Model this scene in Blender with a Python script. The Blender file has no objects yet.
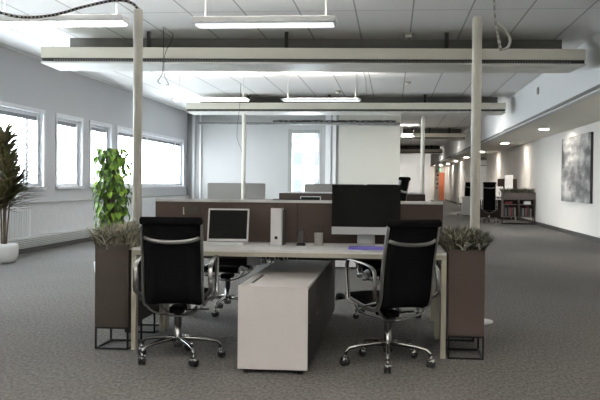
import bpy, bmesh, math, random
from mathutils import Vector, Matrix, noise
R = random.Random(7)
PI = math.pi
S = bpy.context.scene
COL = S.collection

# ------------------------------------------------------------------ materials
def mat(name, col, rough=.6, metal=0., spec=.5, tint=None, scale=8., bump=0., bscale=60., stretch=(1, 1, 1), amt=1.):
    m = bpy.data.materials.new(name); m.use_nodes = True
    nt = m.node_tree; N = nt.nodes; L = nt.links
    b = N['Principled BSDF']
    b.inputs['Base Color'].default_value = (*col, 1)
    b.inputs['Roughness'].default_value = rough
    b.inputs['Metallic'].default_value = metal
    b.inputs['Specular IOR Level'].default_value = spec
    tc = N.new('ShaderNodeTexCoord'); mp = N.new('ShaderNodeMapping'); mp.inputs['Scale'].default_value = stretch
    L.new(tc.outputs['Object'], mp.inputs['Vector'])
    tint = tint or tuple(c * .9 for c in col)
    n = N.new('ShaderNodeTexNoise'); n.inputs['Scale'].default_value = scale; n.inputs['Detail'].default_value = 4
    L.new(mp.outputs['Vector'], n.inputs['Vector'])
    r = N.new('ShaderNodeValToRGB')
    r.color_ramp.elements[0].position = .5 - .25 * amt; r.color_ramp.elements[1].position = .5 + .25 * amt
    r.color_ramp.elements[0].color = (*tint, 1); r.color_ramp.elements[1].color = (*col, 1)
    L.new(n.outputs['Fac'], r.inputs['Fac']); L.new(r.outputs['Color'], b.inputs['Base Color'])
    if bump:
        n2 = N.new('ShaderNodeTexNoise'); n2.inputs['Scale'].default_value = bscale; n2.inputs['Detail'].default_value = 2
        L.new(mp.outputs['Vector'], n2.inputs['Vector'])
        bp = N.new('ShaderNodeBump'); bp.inputs['Strength'].default_value = bump; bp.inputs['Distance'].default_value = .01
        L.new(n2.outputs['Fac'], bp.inputs['Height']); L.new(bp.outputs['Normal'], b.inputs['Normal'])
    return m

def emit(name, col, s):
    m = bpy.data.materials.new(name); m.use_nodes = True
    b = m.node_tree.nodes['Principled BSDF']
    b.inputs['Base Color'].default_value = (.8, .8, .8, 1)
    b.inputs['Emission Color'].default_value = (*col, 1); b.inputs['Emission Strength'].default_value = s
    return m

M = {}
M['white_wall'] = mat('white_wall', (.69, .695, .70), .8, tint=(.67, .675, .68), scale=1.5)
M['warm_wall'] = mat('warm_wall', (.74, .71, .67), .8, tint=(.71, .68, .64), scale=1.5)
M['soffit'] = mat('soffit', (.78, .76, .69), .75, tint=(.76, .74, .67), scale=1.)
M['ledge'] = mat('ledge', (.55, .56, .57), .6)
M['back_paint'] = mat('back_paint', (.40, .398, .39), .8, tint=(.385, .383, .375), scale=.8)
M['left_paint'] = mat('left_paint', (.50, .51, .53), .8, tint=(.48, .49, .51), scale=1.)
M['panel_grey'] = mat('panel_grey', (.50, .49, .44), .8, tint=(.48, .47, .42), scale=.8)
M['metal_white'] = mat('metal_white', (.66, .67, .67), .45)
M['beam'] = mat('beam', (.68, .65, .55), .5, tint=(.65, .62, .525), scale=2, stretch=(.3, 1, 1))
M['beam_under'] = mat('beam_under', (.76, .75, .69), .35, tint=(.62, .61, .56), scale=3)
M['dark_gap'] = mat('dark_gap', (.05, .05, .045), .8)
M['gap_grey'] = mat('gap_grey', (.20, .20, .185), .8)
M['pole'] = mat('pole', (.74, .72, .64), .4)
M['cream'] = mat('cream', (.43, .41, .32), .5, tint=(.40, .38, .30))
M['desk_white'] = mat('desk_white', (.74, .735, .735), .45, tint=(.64, .63, .62))
M['desk_edge'] = mat('desk_edge', (.42, .40, .33), .5)
M['cab_white'] = mat('cab_white', (.68, .65, .64), .5, tint=(.66, .63, .62))
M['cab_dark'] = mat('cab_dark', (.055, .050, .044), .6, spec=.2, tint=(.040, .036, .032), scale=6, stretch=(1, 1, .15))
M['taupe'] = mat('taupe', (.062, .044, .038), .7, spec=.15, tint=(.056, .042, .036), scale=3)
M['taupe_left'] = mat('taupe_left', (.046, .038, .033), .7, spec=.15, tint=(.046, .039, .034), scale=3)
M['taupe_light'] = mat('taupe_light', (.12, .095, .086), .6)
M['black'] = mat('black', (.010, .010, .010), .55, tint=(.008, .008, .008))
M['mesh'] = mat('mesh', (.0045, .0045, .0048), .9, spec=.05, tint=(.004, .004, .0045), scale=90, bump=.25, bscale=300)
M['chrome'] = mat('chrome', (.36, .36, .355), .25, 1.0, tint=(.32, .32, .315))
M['alu'] = mat('alu', (.27, .27, .265), .33, .9, tint=(.24, .24, .235))
M['black_metal'] = mat('black_metal', (.006, .006, .006), .6, spec=.2)
M['plastic_white'] = mat('plastic_white', (.72, .72, .73), .35)
M['screen'] = mat('screen', (.005, .0055, .005), .5, spec=.05, tint=(.0045, .005, .0045))
M['silver'] = mat('silver', (.42, .43, .44), .42, .3)
M['purple'] = mat('purple', (.24, .20, .66), .7, tint=(.19, .16, .56), scale=30)
M['olive'] = mat('olive', (.022, .021, .010), .5)
M['concrete'] = mat('concrete', (.42, .41, .38), .85, tint=(.34, .33, .31), scale=40, bump=.2)
M['pot'] = mat('pot', (.72, .72, .71), .5)
M['soil'] = mat('soil', (.03, .022, .016), .95, bump=.5)
M['trunk'] = mat('trunk', (.16, .12, .08), .85, tint=(.09, .07, .05), scale=30, bump=.4)
M['grey_fabric'] = mat('grey_fabric', (.20, .195, .18), .9, tint=(.18, .175, .165), scale=60)
M['frame_w'] = mat('frame_w', (.70, .71, .73), .5)
M['frame_g'] = mat('frame_g', (.27, .28, .255), .5)
M['blind'] = mat('blind', (.22, .23, .25), .6)
M['orange'] = mat('orange', (.55, .16, .07), .6)
M['base'] = mat('base', (.06, .058, .052), .6)
M['cable'] = mat('cable', (.60, .59, .55), .6)
M['cable_dark'] = mat('cable_dark', (.03, .03, .03), .6)
M['cable_grey'] = mat('cable_grey', (.36, .35, .32), .5)
M['paper'] = mat('paper', (.78, .78, .78), .7)
M['green_sign'] = emit('green_sign', (.05, .55, .22), 1.2)
M['lamp_on'] = emit('lamp_on', (1., .97, .93), 7.8)
M['lamp_fill'] = emit('lamp_fill', (1., .96, .9), 34.)
M['lamp_soft'] = emit('lamp_soft', (1., .96, .9), 16.)
M['lamp_up'] = emit('lamp_up', (1., .95, .88), 60.)
M['lamp_off_glow'] = emit('lamp_off_glow', (.9, .93, 1.), .35)  # switched-off lenses still get a faint bluish glow
M['down_on'] = emit('down_on', (1., .93, .84), 95.)
def leafmat(name, a, b, sc):
    m = mat(name, a, .5, tint=b, scale=sc, amt=.6)
    return m
M['leaf_pothos'] = leafmat('leaf_pothos', (.30, .50, .04), (.05, .16, .02), 9.)
M['leaf_dark'] = leafmat('leaf_dark', (.07, .10, .03), (.12, .06, .03), 6.)
M['leaf_brown'] = leafmat('leaf_brown', (.14, .10, .05), (.05, .07, .025), 8.)
M['pothos_dark'] = leafmat('pothos_dark', (.09, .18, .03), (.02, .06, .01), 10.)
M['grass_olive'] = leafmat('grass_olive', (.105, .10, .062), (.035, .038, .02), 25.)
M['grass_pale'] = leafmat('grass_pale', (.48, .44, .34), (.15, .14, .09), 22.)
M['leaf_stripe'] = leafmat('leaf_stripe', (.012, .016, .012), (.01, .012, .01), 10.)
M['leaf_white'] = leafmat('leaf_white', (.74, .72, .66), (.60, .58, .52), 20.)

# carpet: grey loop pile in streaks running across
def carpet():
    m = bpy.data.materials.new('carpet'); m.use_nodes = True
    N = m.node_tree.nodes; L = m.node_tree.links; b = N['Principled BSDF']
    b.inputs['Roughness'].default_value = .95; b.inputs['Specular IOR Level'].default_value = .15
    tc = N.new('ShaderNodeTexCoord')
    mp = N.new('ShaderNodeMapping'); mp.inputs['Scale'].default_value = (1., .45, 1)
    L.new(tc.outputs['Object'], mp.inputs['Vector'])
    n = N.new('ShaderNodeTexNoise'); n.inputs['Scale'].default_value = 48; n.inputs['Detail'].default_value = 3; n.inputs['Roughness'].default_value = .75
    L.new(mp.outputs['Vector'], n.inputs['Vector'])
    r = N.new('ShaderNodeValToRGB')
    r.color_ramp.elements[0].position = .36; r.color_ramp.elements[1].position = .66
    r.color_ramp.elements[0].color = (.080, .077, .073, 1); r.color_ramp.elements[1].color = (.185, .179, .170, 1)
    L.new(n.outputs['Fac'], r.inputs['Fac'])
    n2 = N.new('ShaderNodeTexNoise'); n2.inputs['Scale'].default_value = .9; n2.inputs['Detail'].default_value = 2
    L.new(tc.outputs['Object'], n2.inputs['Vector'])
    r2 = N.new('ShaderNodeValToRGB'); r2.color_ramp.elements[0].position = .35; r2.color_ramp.elements[1].position = .65
    r2.color_ramp.elements[0].color = (.93, .93, .93, 1); r2.color_ramp.elements[1].color = (1, 1, 1, 1)
    L.new(n2.outputs['Fac'], r2.inputs['Fac'])
    mx = N.new('ShaderNodeMix'); mx.data_type = 'RGBA'; mx.blend_type = 'MULTIPLY'; mx.inputs['Factor'].default_value = 1
    L.new(r.outputs['Color'], mx.inputs['A']); L.new(r2.outputs['Color'], mx.inputs['B'])
    L.new(mx.outputs['Result'], b.inputs['Base Color'])
    bp = N.new('ShaderNodeBump'); bp.inputs['Strength'].default_value = .5; bp.inputs['Distance'].default_value = .01
    L.new(n.outputs['Fac'], bp.inputs['Height']); L.new(bp.outputs['Normal'], b.inputs['Normal'])
    return m
M['carpet'] = carpet()

# suspended ceiling: white boards with thin dark joints
def ceilmat():
    m = bpy.data.materials.new('ceiling_boards'); m.use_nodes = True
    N = m.node_tree.nodes; L = m.node_tree.links; b = N['Principled BSDF']
    b.inputs['Roughness'].default_value = .85
    tc = N.new('ShaderNodeTexCoord'); mp = N.new('ShaderNodeMapping')
    mp.inputs['Location'].default_value = (.475, .3, 0)
    L.new(tc.outputs['Object'], mp.inputs['Vector'])
    br = N.new('ShaderNodeTexBrick'); br.offset = 0.0
    br.inputs['Color1'].default_value = (.84, .83, .81, 1); br.inputs['Color2'].default_value = (.82, .81, .79, 1)
    br.inputs['Mortar'].default_value = (.42, .415, .40, 1)
    br.inputs['Scale'].default_value = 1; br.inputs['Mortar Size'].default_value = .012; br.inputs['Mortar Smooth'].default_value = .3
    br.inputs['Brick Width'].default_value = .71; br.inputs['Row Height'].default_value = 5.8
    L.new(mp.outputs['Vector'], br.inputs['Vector']); L.new(br.outputs['Color'], b.inputs['Base Color'])
    return m
M['ceiling'] = ceilmat()

def paintmat():
    m = bpy.data.materials.new('abstract_painting'); m.use_nodes = True
    N = m.node_tree.nodes; L = m.node_tree.links; b = N['Principled BSDF']; b.inputs['Roughness'].default_value = .7
    tc = N.new('ShaderNodeTexCoord')
    mp = N.new('ShaderNodeMapping'); mp.inputs['Scale'].default_value = (1, .3, 1.7)
    L.new(tc.outputs['Object'], mp.inputs['Vector'])
    n = N.new('ShaderNodeTexNoise'); n.inputs['Scale'].default_value = 1.3; n.inputs['Detail'].default_value = 8; n.inputs['Roughness'].default_value = .62
    L.new(mp.outputs['Vector'], n.inputs['Vector'])
    mp2 = N.new('ShaderNodeMapping'); mp2.inputs['Scale'].default_value = (1, .7, 1.6)
    L.new(tc.outputs['Object'], mp2.inputs['Vector'])
    n2 = N.new('ShaderNodeTexNoise'); n2.inputs['Scale'].default_value = 2.; n2.inputs['Detail'].default_value = 6
    L.new(mp2.outputs['Vector'], n2.inputs['Vector'])
    ad = N.new('ShaderNodeMath'); ad.operation = 'ADD'
    L.new(n.outputs['Fac'], ad.inputs[0]); L.new(n2.outputs['Fac'], ad.inputs[1])
    r = N.new('ShaderNodeValToRGB')
    e = r.color_ramp.elements
    e[0].position = .42; e[0].color = (.085, .085, .088, 1); e[1].position = .585; e[1].color = (.50, .49, .47, 1)
    q = e.new(.49); q.color = (.21, .21, .21, 1)
    hv = N.new('ShaderNodeMath'); hv.operation = 'MULTIPLY'; hv.inputs[1].default_value = .5
    L.new(ad.outputs[0], hv.inputs[0]); L.new(hv.outputs[0], r.inputs['Fac']); L.new(r.outputs['Color'], b.inputs['Base Color'])
    return m
M['painting'] = paintmat()

def glassmat():
    m = bpy.data.materials.new('window_glass'); m.use_nodes = True
    N = m.node_tree.nodes; L = m.node_tree.links
    N.remove(N['Principled BSDF']); o = N['Material Output']
    t = N.new('ShaderNodeBsdfTransparent'); t.inputs['Color'].default_value = (.93, .96, .97, 1)
    g = N.new('ShaderNodeBsdfGlossy'); g.inputs['Roughness'].default_value = .02
    mx = N.new('ShaderNodeMixShader'); mx.inputs['Fac'].default_value = .06
    L.new(t.outputs[0], mx.inputs[1]); L.new(g.outputs[0], mx.inputs[2]); L.new(mx.outputs[0], o.inputs['Surface'])
    return m
M['glass'] = glassmat()
M['facade'] = mat('facade', (.50, .50, .50), .8)
M['facade_window'] = mat('facade_window', (.050, .055, .060), .7, spec=.05)
M['bounce_ground'] = mat('pale_bounce_ground', (.72, .72, .73), .9)  # unseen ground kept very pale to bounce daylight up onto the ceiling

# ------------------------------------------------------------------ mesh builder
class MB:
    def __init__(s): s.v = []; s.f = []; s.mi = []; s.mats = []; s.sm = []
    def m(s, k):
        if k not in s.mats: s.mats.append(k)
        return s.mats.index(k)
    def add(s, vs, fs, k, smooth=False, T=None):
        o = len(s.v); i = s.m(k)
        s.v += [tuple(T @ Vector(p)) if T else tuple(p) for p in vs]
        for f in fs: s.f.append([o + q for q in f]); s.mi.append(i); s.sm.append(smooth)
        return s
    def box(s, x0, x1, y0, y1, z0, z1, k, bev=0., T=None):
        if x0 > x1: x0, x1 = x1, x0
        if y0 > y1: y0, y1 = y1, y0
        if z0 > z1: z0, z1 = z1, z0
        if bev <= 0:
            vs = [(x, y, z) for x in (x0, x1) for y in (y0, y1) for z in (z0, z1)]
            return s.add(vs, [(0, 1, 3, 2), (4, 6, 7, 5), (0, 4, 5, 1), (2, 3, 7, 6), (0, 2, 6, 4), (1, 5, 7, 3)], k, False, T)
        bm = bmesh.new(); bmesh.ops.create_cube(bm, size=1)
        for v in bm.verts: v.co = Vector(((x0 + x1) / 2 + v.co.x * (x1 - x0), (y0 + y1) / 2 + v.co.y * (y1 - y0), (z0 + z1) / 2 + v.co.z * (z1 - z0)))
        bev = min(bev, .45 * min(x1 - x0, y1 - y0, z1 - z0))
        bmesh.ops.bevel(bm, geom=list(bm.edges), offset=bev, segments=2, profile=.5, affect='EDGES')
        bm.verts.index_update()
        s.add([v.co.copy() for v in bm.verts], [[v.index for v in f.verts] for f in bm.faces], k, False, T); bm.free()
        return s
    def tube(s, pts, r, k, n=10, cap=True, flat=None, T=None, closed=False):
        """round (or flattened: flat=(width, thickness, side vector)) section swept along pts; r may be a list"""
        P = [Vector(p) for p in pts]; m = len(P); vs = []; fs = []
        prev = None
        for i, p in enumerate(P):
            if closed: d = (P[(i + 1) % m] - P[i - 1]).normalized()
            else: d = (P[min(i + 1, m - 1)] - P[max(i - 1, 0)]).normalized()
            if flat:
                sd = Vector(flat[2]); sd = (sd - sd.dot(d) * d).normalized(); up = d.cross(sd)
                a, b = flat[0] / 2, flat[1] / 2
            else:
                if prev is None:
                    ref = Vector((0, 0, 1)) if abs(d.z) < .9 else Vector((1, 0, 0))
                    sd = d.cross(ref).normalized()
                else: sd = (prev - prev.dot(d) * d).normalized()
                prev = sd; up = d.cross(sd); a = b = r[i] if isinstance(r, (list, tuple)) else r
            for j in range(n):
                t = 2 * PI * j / n; vs.append(p + sd * a * math.cos(t) + up * b * math.sin(t))
        for i in range(m if closed else m - 1):
            for j in range(n):
                a0 = i * n + j; a1 = i * n + (j + 1) % n; i2 = (i + 1) % m
                fs.append((a0, a1, i2 * n + (j + 1) % n, i2 * n + j))
        if cap and not closed: fs.append(list(range(n))[::-1]); fs.append([(m - 1) * n + j for j in range(n)])
        return s.add(vs, fs, k, True, T)
    def lathe(s, prof, k, n=24, c=(0, 0, 0), T=None):
        vs = []; fs = []; m = len(prof)
        for (r, z) in prof:
            for j in range(n): t = 2 * PI * j / n; vs.append((c[0] + r * math.cos(t), c[1] + r * math.sin(t), c[2] + z))
        for i in range(m - 1):
            for j in range(n): fs.append((i * n + j, i * n + (j + 1) % n, (i + 1) * n + (j + 1) % n, (i + 1) * n + j))
        fs.append(list(range(n))[::-1]); fs.append([(m - 1) * n + j for j in range(n)])
        return s.add(vs, fs, k, True, T)
    def blade(s, p, d, up, L, w, k, droop=.6, seg=4, fold=.15):
        """a leaf blade leaving p along up, bending towards d"""
        p = Vector(p); d = Vector(d); up = Vector(up); side = d.cross(up)
        side = side.normalized() if side.length > 1e-4 else Vector((1, 0, 0))
        vs = []; fs = []; q = p.copy(); ang = 0
        for i in range(seg + 1):
            t = i / seg; ww = w * (math.sin(PI * min(1, .25 + .75 * t)) ** .7) * (1 if t < 1 else 0) + .0006
            dirn = (up * math.cos(ang) + d * math.sin(ang)).normalized()
            nrm = side.cross(dirn)
            vs += [q - side * ww / 2 + nrm * fold * ww, q, q + side * ww / 2 + nrm * fold * ww]
            q = q + dirn * L / seg; ang += droop * (.4 + t)
        for i in range(seg):
            a = i * 3; fs += [(a, a + 1, a + 4, a + 3), (a + 1, a + 2, a + 5, a + 4)]
        return s.add(vs, fs, k, True)
    def build(s, name, parent=None, loc=(0, 0, 0), rot=0, bevel=0.):
        me = bpy.data.meshes.new(name); me.from_pydata([tuple(v) for v in s.v], [], s.f)
        for k in s.mats: me.materials.append(M[k])
        for p, i, q in zip(me.polygons, s.mi, s.sm): p.material_index = i; p.use_smooth = q
        me.update()
        o = bpy.data.objects.new(name, me); COL.objects.link(o)
        o.location = loc; o.rotation_euler = (0, 0, rot)
        if parent: o.parent = parent
        if bevel:
            b = o.modifiers.new('b', 'BEVEL'); b.width = bevel; b.segments = 2; b.limit_method = 'ANGLE'
        return o

def tag(o, label=None, cat=None, group=None, kind=None):
    if label: o['label'] = label
    if cat: o['category'] = cat
    if group: o['group'] = group
    if kind: o['kind'] = kind
    return o
def root(name, label, cat, loc=(0, 0, 0), rot=0, group=None):
    o = bpy.data.objects.new(name, None); COL.objects.link(o); o.empty_display_size = .1
    o.location = loc; o.rotation_euler = (0, 0, rot)
    return tag(o, label, cat, group)
def struct(o): o['kind'] = 'structure'; return o
KIDS = {}
def copy_tree(o, label=None, loc=None, rot=None, parent=None):
    c = o.copy(); COL.objects.link(c)
    if parent: c.parent = parent
    if label: c['label'] = label
    if loc is not None: c.location = loc
    if rot is not None: c.rotation_euler = (0, 0, rot)
    for ch in list(o.children): copy_tree(ch, parent=c)
    return c

# ------------------------------------------------------------------ camera
cam = bpy.data.cameras.new('camera'); cam.sensor_width = 36; cam.lens = 54; cam.clip_end = 500
co = bpy.data.objects.new('camera', cam); COL.objects.link(co); S.camera = co
r3 = Matrix(((0.9947760018800561, 0.10167639216583974, 0.009089409203514816),
             (-0.010942536020680616, 0.01768285081145039, 0.9997838654676216),
             (0.10149367955181586, -0.9946603581440844, 0.018703073215783673)))
co.matrix_world = Matrix.Translation((0, 0, 1.218)) @ r3.transposed().to_4x4()

# ------------------------------------------------------------------ setting
XL, XR, XF, CZ, SZ, YB, YN, YE = -6.3, 4.45, 2.87, 3.38, 2.6, 27.3, -4.0, 70.
XE = .235                               # right end of the back wall
struct(MB().box(XL - .3, 7.5, YN - .3, YB + .2, -.2, 0, 'carpet').box(XE - .2, 7.5, YB + .2, YE + .5, -.2, 0, 'carpet').build('floor'))
struct(MB().box(XL - .3, XF + .1, YN - .3, YB + .2, CZ, CZ + .2, 'ceiling').box(XE - .2, XF + .1, YB + .2, YE + .5, CZ, CZ + .2, 'ceiling').build('ceiling'))
struct(MB().box(XF, XF + .12, YN, YE, SZ, CZ, 'white_wall').build('wall_soffit'))
struct(MB().box(XF + .12, 7.4, YN, YE, SZ + .02, SZ + .14, 'soffit').build('ceiling_corridor'))
struct(MB().box(XF + .012, XF + .15, YN, YE, SZ - .035, SZ, 'metal_white').box(XF - .012, XF + .012, YN, YE, SZ - .01, SZ + .035, 'gap_grey')
       .box(XF + .15, XF + .17, YN, YE, SZ - .002, SZ + .021, 'dark_gap').build('trim_1'))
# left wall with window openings
WZ0, WZ1 = 1.115, 2.43
wins = [(7.9, 9.9), (10.9, 15.75), (16.42, 17.78), (18.33, 19.68), (20.2, 26.72)]
b = MB(); k = 'left_paint'; T = .34
b.box(XL - T, XL, YN, YB + .2, 0, WZ0, k).box(XL - T, XL, YN, YB + .2, WZ1, CZ, k)
ys = [YN] + [v for w in wins for v in w] + [YB + .2]
for i in range(0, len(ys), 2): b.box(XL - T, XL, ys[i], ys[i + 1], WZ0, WZ1, k)
struct(b.build('wall_left'))
for i, (a, c) in enumerate(wins):
    f = MB(); x0, x1 = XL - .16, XL - .06; w = .10
    f.box(x0, x1, a, c, WZ0, WZ0 + .06, 'frame_w').box(x0, x1, a, c, WZ1 - .06, WZ1, 'frame_w')
    f.box(x0, x1, a, a + w, WZ0 + .06, WZ1 - .06, 'frame_w').box(x0, x1, c - w, c, WZ0 + .06, WZ1 - .06, 'frame_w')
    # casing on the room side
    f.box(XL, XL + .025, a - .07, a, WZ0 - .06, WZ1 + .07, 'frame_w').box(XL, XL + .025, c, c + .07, WZ0 - .06, WZ1 + .07, 'frame_w')
    f.box(XL, XL + .025, a, c, WZ1, WZ1 + .07, 'frame_w').box(XL - .06, XL + .06, a - .07, c + .07, WZ0 - .045, WZ0, 'frame_w')
    if i == 1: f.box(x0, x1, 13.1, 13.2, WZ0 + .06, WZ1 - .06, 'frame_w').box(x0 + .02, x1 - .02, 15.2, 15.28, WZ0 + .06, WZ1 - .06, 'frame_w')
    if i in (2, 3): f.box(x0 + .02, x1 - .02, c - .36, c - .30, WZ0 + .06, WZ1 - .06, 'frame_w')
    if i == 4: f.box(x0, x1, 22.9, 23., WZ0 + .06, WZ1 - .06, 'frame_w').box(x0, x1, 26.0, 26.08, WZ0 + .06, WZ1 - .06, 'frame_w')
    wo = struct(f.build('window_%d' % (i + 1)))
    MB().box(XL - .12, XL - .112, a + w, c - w, WZ0 + .06, WZ1 - .06, 'glass').build('pane', wo)
    bl = MB().box(XL - .105, XL - .075, a + w, c - w, WZ1 - .13, WZ1 - .06, 'blind')
    bl.build('rolled_blind', wo)
# back wall with tall window
b = MB(); wx0, wx1, wz0, wz1 = -3.10, -2.20, .5, 2.78
b.box(XL, wx0, YB, YB + .2, 0, CZ, 'back_paint').box(wx0, wx1, YB, YB + .2, 0, wz0, 'back_paint').box(wx0, wx1, YB, YB + .2, wz1, CZ, 'back_paint')
b.box(wx1, -1.62, YB, YB + .2, 0, CZ, 'back_paint')
struct(b.build('wall_back'))
struct(MB().box(-1.62, XE, YB - .03, YB + .2, 0, CZ, 'panel_grey').box(-1.66, -1.62, YB - .04, YB, 0, CZ, 'frame_g').build('wall_back_panel'))
f = MB()
f.box(wx0 - .06, wx0 + .06, YB - .06, YB + .1, wz0, wz1 + .08, 'frame_g').box(wx1 - .05, wx1 + .02, YB - .03, YB + .1, wz0, wz1 + .02, 'frame_w')
f.box(wx0, wx1, YB - .04, YB + .1, wz1 - .05, wz1 + .06, 'frame_g').box(wx0, wx1, YB - .03, YB + .1, wz0 - .03, wz0 + .06, 'frame_w')
wo = struct(f.build('window_6'))
MB().box(wx0 + .06, wx1 - .05, YB + .04, YB + .05, wz0 + .06, wz1 - .05, 'glass').build('pane', wo)
b = MB()
for x, w, d in ((-6.12, .07, .10), (-5.90, .05, .08), (-2.02, .16, .05), (-1.80, .10, .07)): b.box(x, x + w, YB - d, YB, 0, CZ, 'white_wall')
struct(b.build('trim_2'))
# right wall, alcove, end wall
struct(MB().box(XR, XR + .2, YN, 43.3, 0, SZ + .05, 'warm_wall').build('wall_right'))
struct(MB().box(XR + .2, 7.4, 43.1, 43.3, 0, SZ + .05, 'warm_wall').build('wall_alcove_near'))
struct(MB().box(4.06, 4.26, 47.6, YE, 0, SZ + .05, 'warm_wall').box(4.26, 7.4, 47.6, 47.8, 0, SZ + .05, 'frame_g').build('wall_corridor'))
struct(MB().box(7.2, 7.4, 43.3, 47.6, 0, SZ + .05, 'frame_g').build('wall_alcove_side'))
struct(MB().box(XE - .2, 4.06, YE, YE + .2, 0, CZ, 'warm_wall').build('wall_end'))
struct(MB().box(XE - .2, XE, YB + .2, YE, 0, CZ, 'white_wall').build('wall_far_left'))
struct(MB().box(XL - .3, 7.4, YN - .2, YN, 0, CZ, 'white_wall').build('wall_behind'))
struct(MB().box(XE, 2.35, 56, 56.15, 0, CZ, 'white_wall').build('wall_far'))
struct(MB().box(XR - .02, XR, YN, 43.3, 0, .10, 'base').build('baseboard_right'))
struct(MB().box(4.04, 4.06, 47.6, YE, 0, .10, 'base').build('baseboard_corridor'))
d = struct(MB().box(3.40, 3.98, YE - .06, YE, 0, 2.12, 'orange', .01).build('door_1'))
MB().tube([(3.48, YE - .12, 1.0), (3.58, YE - .12, 1.0)], .012, 'chrome', 8).build('door_handle', d)
struct(MB().box(3.28, 3.39, YE - .08, YE, 0, 2.22, 'soffit').box(3.39, 4.05, YE - .08, YE, 2.13, 2.25, 'soffit').build('trim_3'))
b = MB().box(4.5, 7.2, 47.52, 47.6, 2.25, 2.5, 'white_wall').box(4.5, 5.0, 47.5, 47.58, 0, 2.2, 'metal_white')
b.box(5.0, 7.2, 47.55, 47.58, 0, 2.2, 'taupe_light')
struct(b.build('trim_4'))
# parapet cladding under the left windows, with low convector ducts
struct(MB().box(XL, XL + .06, YN, YB, .26, .83, 'ledge').box(XL, XL + .09, YN, YB, .81, .84, 'frame_g').build('trim_5'))
c = MB().box(XL, XL + .22, YN, YB - .1, .09, .26, 'ledge')
for i in range(5): c.box(XL + .22, XL + .228, YN, YB - .1, .105 + .03 * i, .118 + .03 * i, 'frame_g')
c.box(XL, XL + .2, YN, YB - .1, .0, .09, 'dark_gap')
struct(c.build('baseboard_left'))
rad = root('radiator', 'white panel radiator on the left wall behind the potted dracaena', 'radiator', (XL + .07, 12.9, .24))
b = MB().box(0, .07, -1.0, 2.0, 0, .55, 'metal_white', .01)
b.build('panel', rad)
b = MB()
for i in range(30): b.box(.07, .078, -.95 + i * .098, -.91 + i * .098, .04, .51, 'frame_w')
b.build('grille', rad)

# beams (ventilation ducts across the room)
def beam(y, label, yaw=0., x0=-5.02, x1=2.75, z=2.94):
    t = root('ceiling_duct', label, 'duct', ((x0 + x1) / 2, y, z), yaw, 'ventilation ducts across the ceiling')
    h = (x1 - x0) / 2
    MB().box(-h, h, 0, .7, .062, .215, 'beam', .006).build('casing', t)
    b = MB().box(-h + .02, h - .02, .012, .68, .012, .062, 'dark_gap')
    n = 200 if y < 16 else 40
    for i in range(n): x = h * (-.95 + 1.9 * i / n); b.box(x, x + .016, .002, .012, .012, .04, 'gap_grey')
    b.build('air_slot', t)
    MB().box(-h, h, .0, .9, -.012, .012, 'beam_under', .004).build('underside_panel', t)
    MB().box(-h + .15, h - .1, .92, 1.07, .013, CZ - z, 'gap_grey').build('back_plate', t)
    for x in (-h * .62, -h * .1, h * .5): MB().box(x, x + .05, .3, .36, .215, CZ - z, 'dark_gap').build('bracket', t)
    return t
beam(12.55, 'cream ventilation duct nearest the camera, spanning the ceiling above the desks', .068, x0=-4.96, x1=2.66, z=2.893)
beam(21.6, 'cream ventilation duct just in front of the white back wall', x1=2.66)
beam(34.5, 'cream ventilation duct right beyond the end of the back wall', x0=XE + .02)
beam(50., 'greyish ventilation duct further off than the one past the back wall, second beyond it', x0=XE + .02)
# cable tray on the back wall top
t = root('cable_tray', 'dark cable tray running along the top of the back wall', 'cable tray', (0, YB - .35, 2.98))
MB().box(-5.9, XE, 0, .25, 0, .02, 'metal_white').box(-5.9, XE, 0, .008, .0, .07, 'gap_grey').build('tray', t)
b = MB()
for i in range(5):
    pts = [(-3.6 + 3.7 * q / 24, .05 + .04 * i, .10 + .03 * math.sin(q * .9 + i * 2)) for q in range(25)]
    b.tube(pts, .014, 'cable_dark', 6)
b.build('cable_bundle', t)

# luminaires
def luminaire(x0, x1, y, z, on, label, up='lamp_soft', lens=None, hh=.085):
    t = root('pendant_light', label, 'ceiling light', ((x0 + x1) / 2, y, z), 0, 'linear pendant lights in rows')
    h = (x1 - x0) / 2
    MB().box(-h, h, -.15, .15, .015, hh, 'metal_white', .008).build('housing', t)
    MB().box(-h + .03, h - .03, -.11, .11, .0, .0148, lens or ('lamp_on' if on else 'lamp_off_glow')).build('diffuser', t)
    MB().box(-h + .05, h - .05, -.09, .09, hh + .0005, hh + .006, up).build('uplight', t)  # glows on switched-off lights too, added there to brighten the ceiling
    for s in (-1, 1): MB().tube([(s * h * .85, 0, hh), (s * h * .85, 0, CZ - z)], .003, 'cable_grey', 6).build('suspension_wire', t)
    return t
luminaire(-4.35, -2.87, 9.5, 2.915, True, 'lit linear pendant light cut by the top left corner of the picture')
luminaire(-2.12, -.60, 9.5, 2.88, False, 'white linear pendant light, lens off but uplight added, at the top, above the nearest duct')
luminaire(-4.24, -2.76, 17.2, 2.80, True, 'lit pendant light hanging beyond the nearest duct, left of the pair', hh=.04)
luminaire(-2.12, -.60, 17.2, 2.79, False, 'pendant light, lens off but uplight added, hanging beyond the nearest duct, right of the pair', hh=.04)
for y in (1.8, -2.2):
    for x in (-4.3, -2.1, .1): luminaire(x, x + 1.5, y, 2.85, True, 'unseen linear pendant light hung behind the camera', 'lamp_up')  # right-hand column added to brighten the ceiling; the others continue the rows
luminaire(.30, .80, 33.2, 2.96, True, 'lit pendant light past the end of the back wall, nearer one')
luminaire(.5, 1.7, 39.5, 3.24, True, 'added fill light hidden behind the third duct, past the back wall', lens='lamp_fill')  # hidden fill lamp added to brighten the far hall
luminaire(.3, 1.8, 24.4, 3.22, True, 'added fill light hidden behind the second duct on the right', lens='lamp_fill')  # hidden fill lamp added to brighten the right wall and corridor
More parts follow.
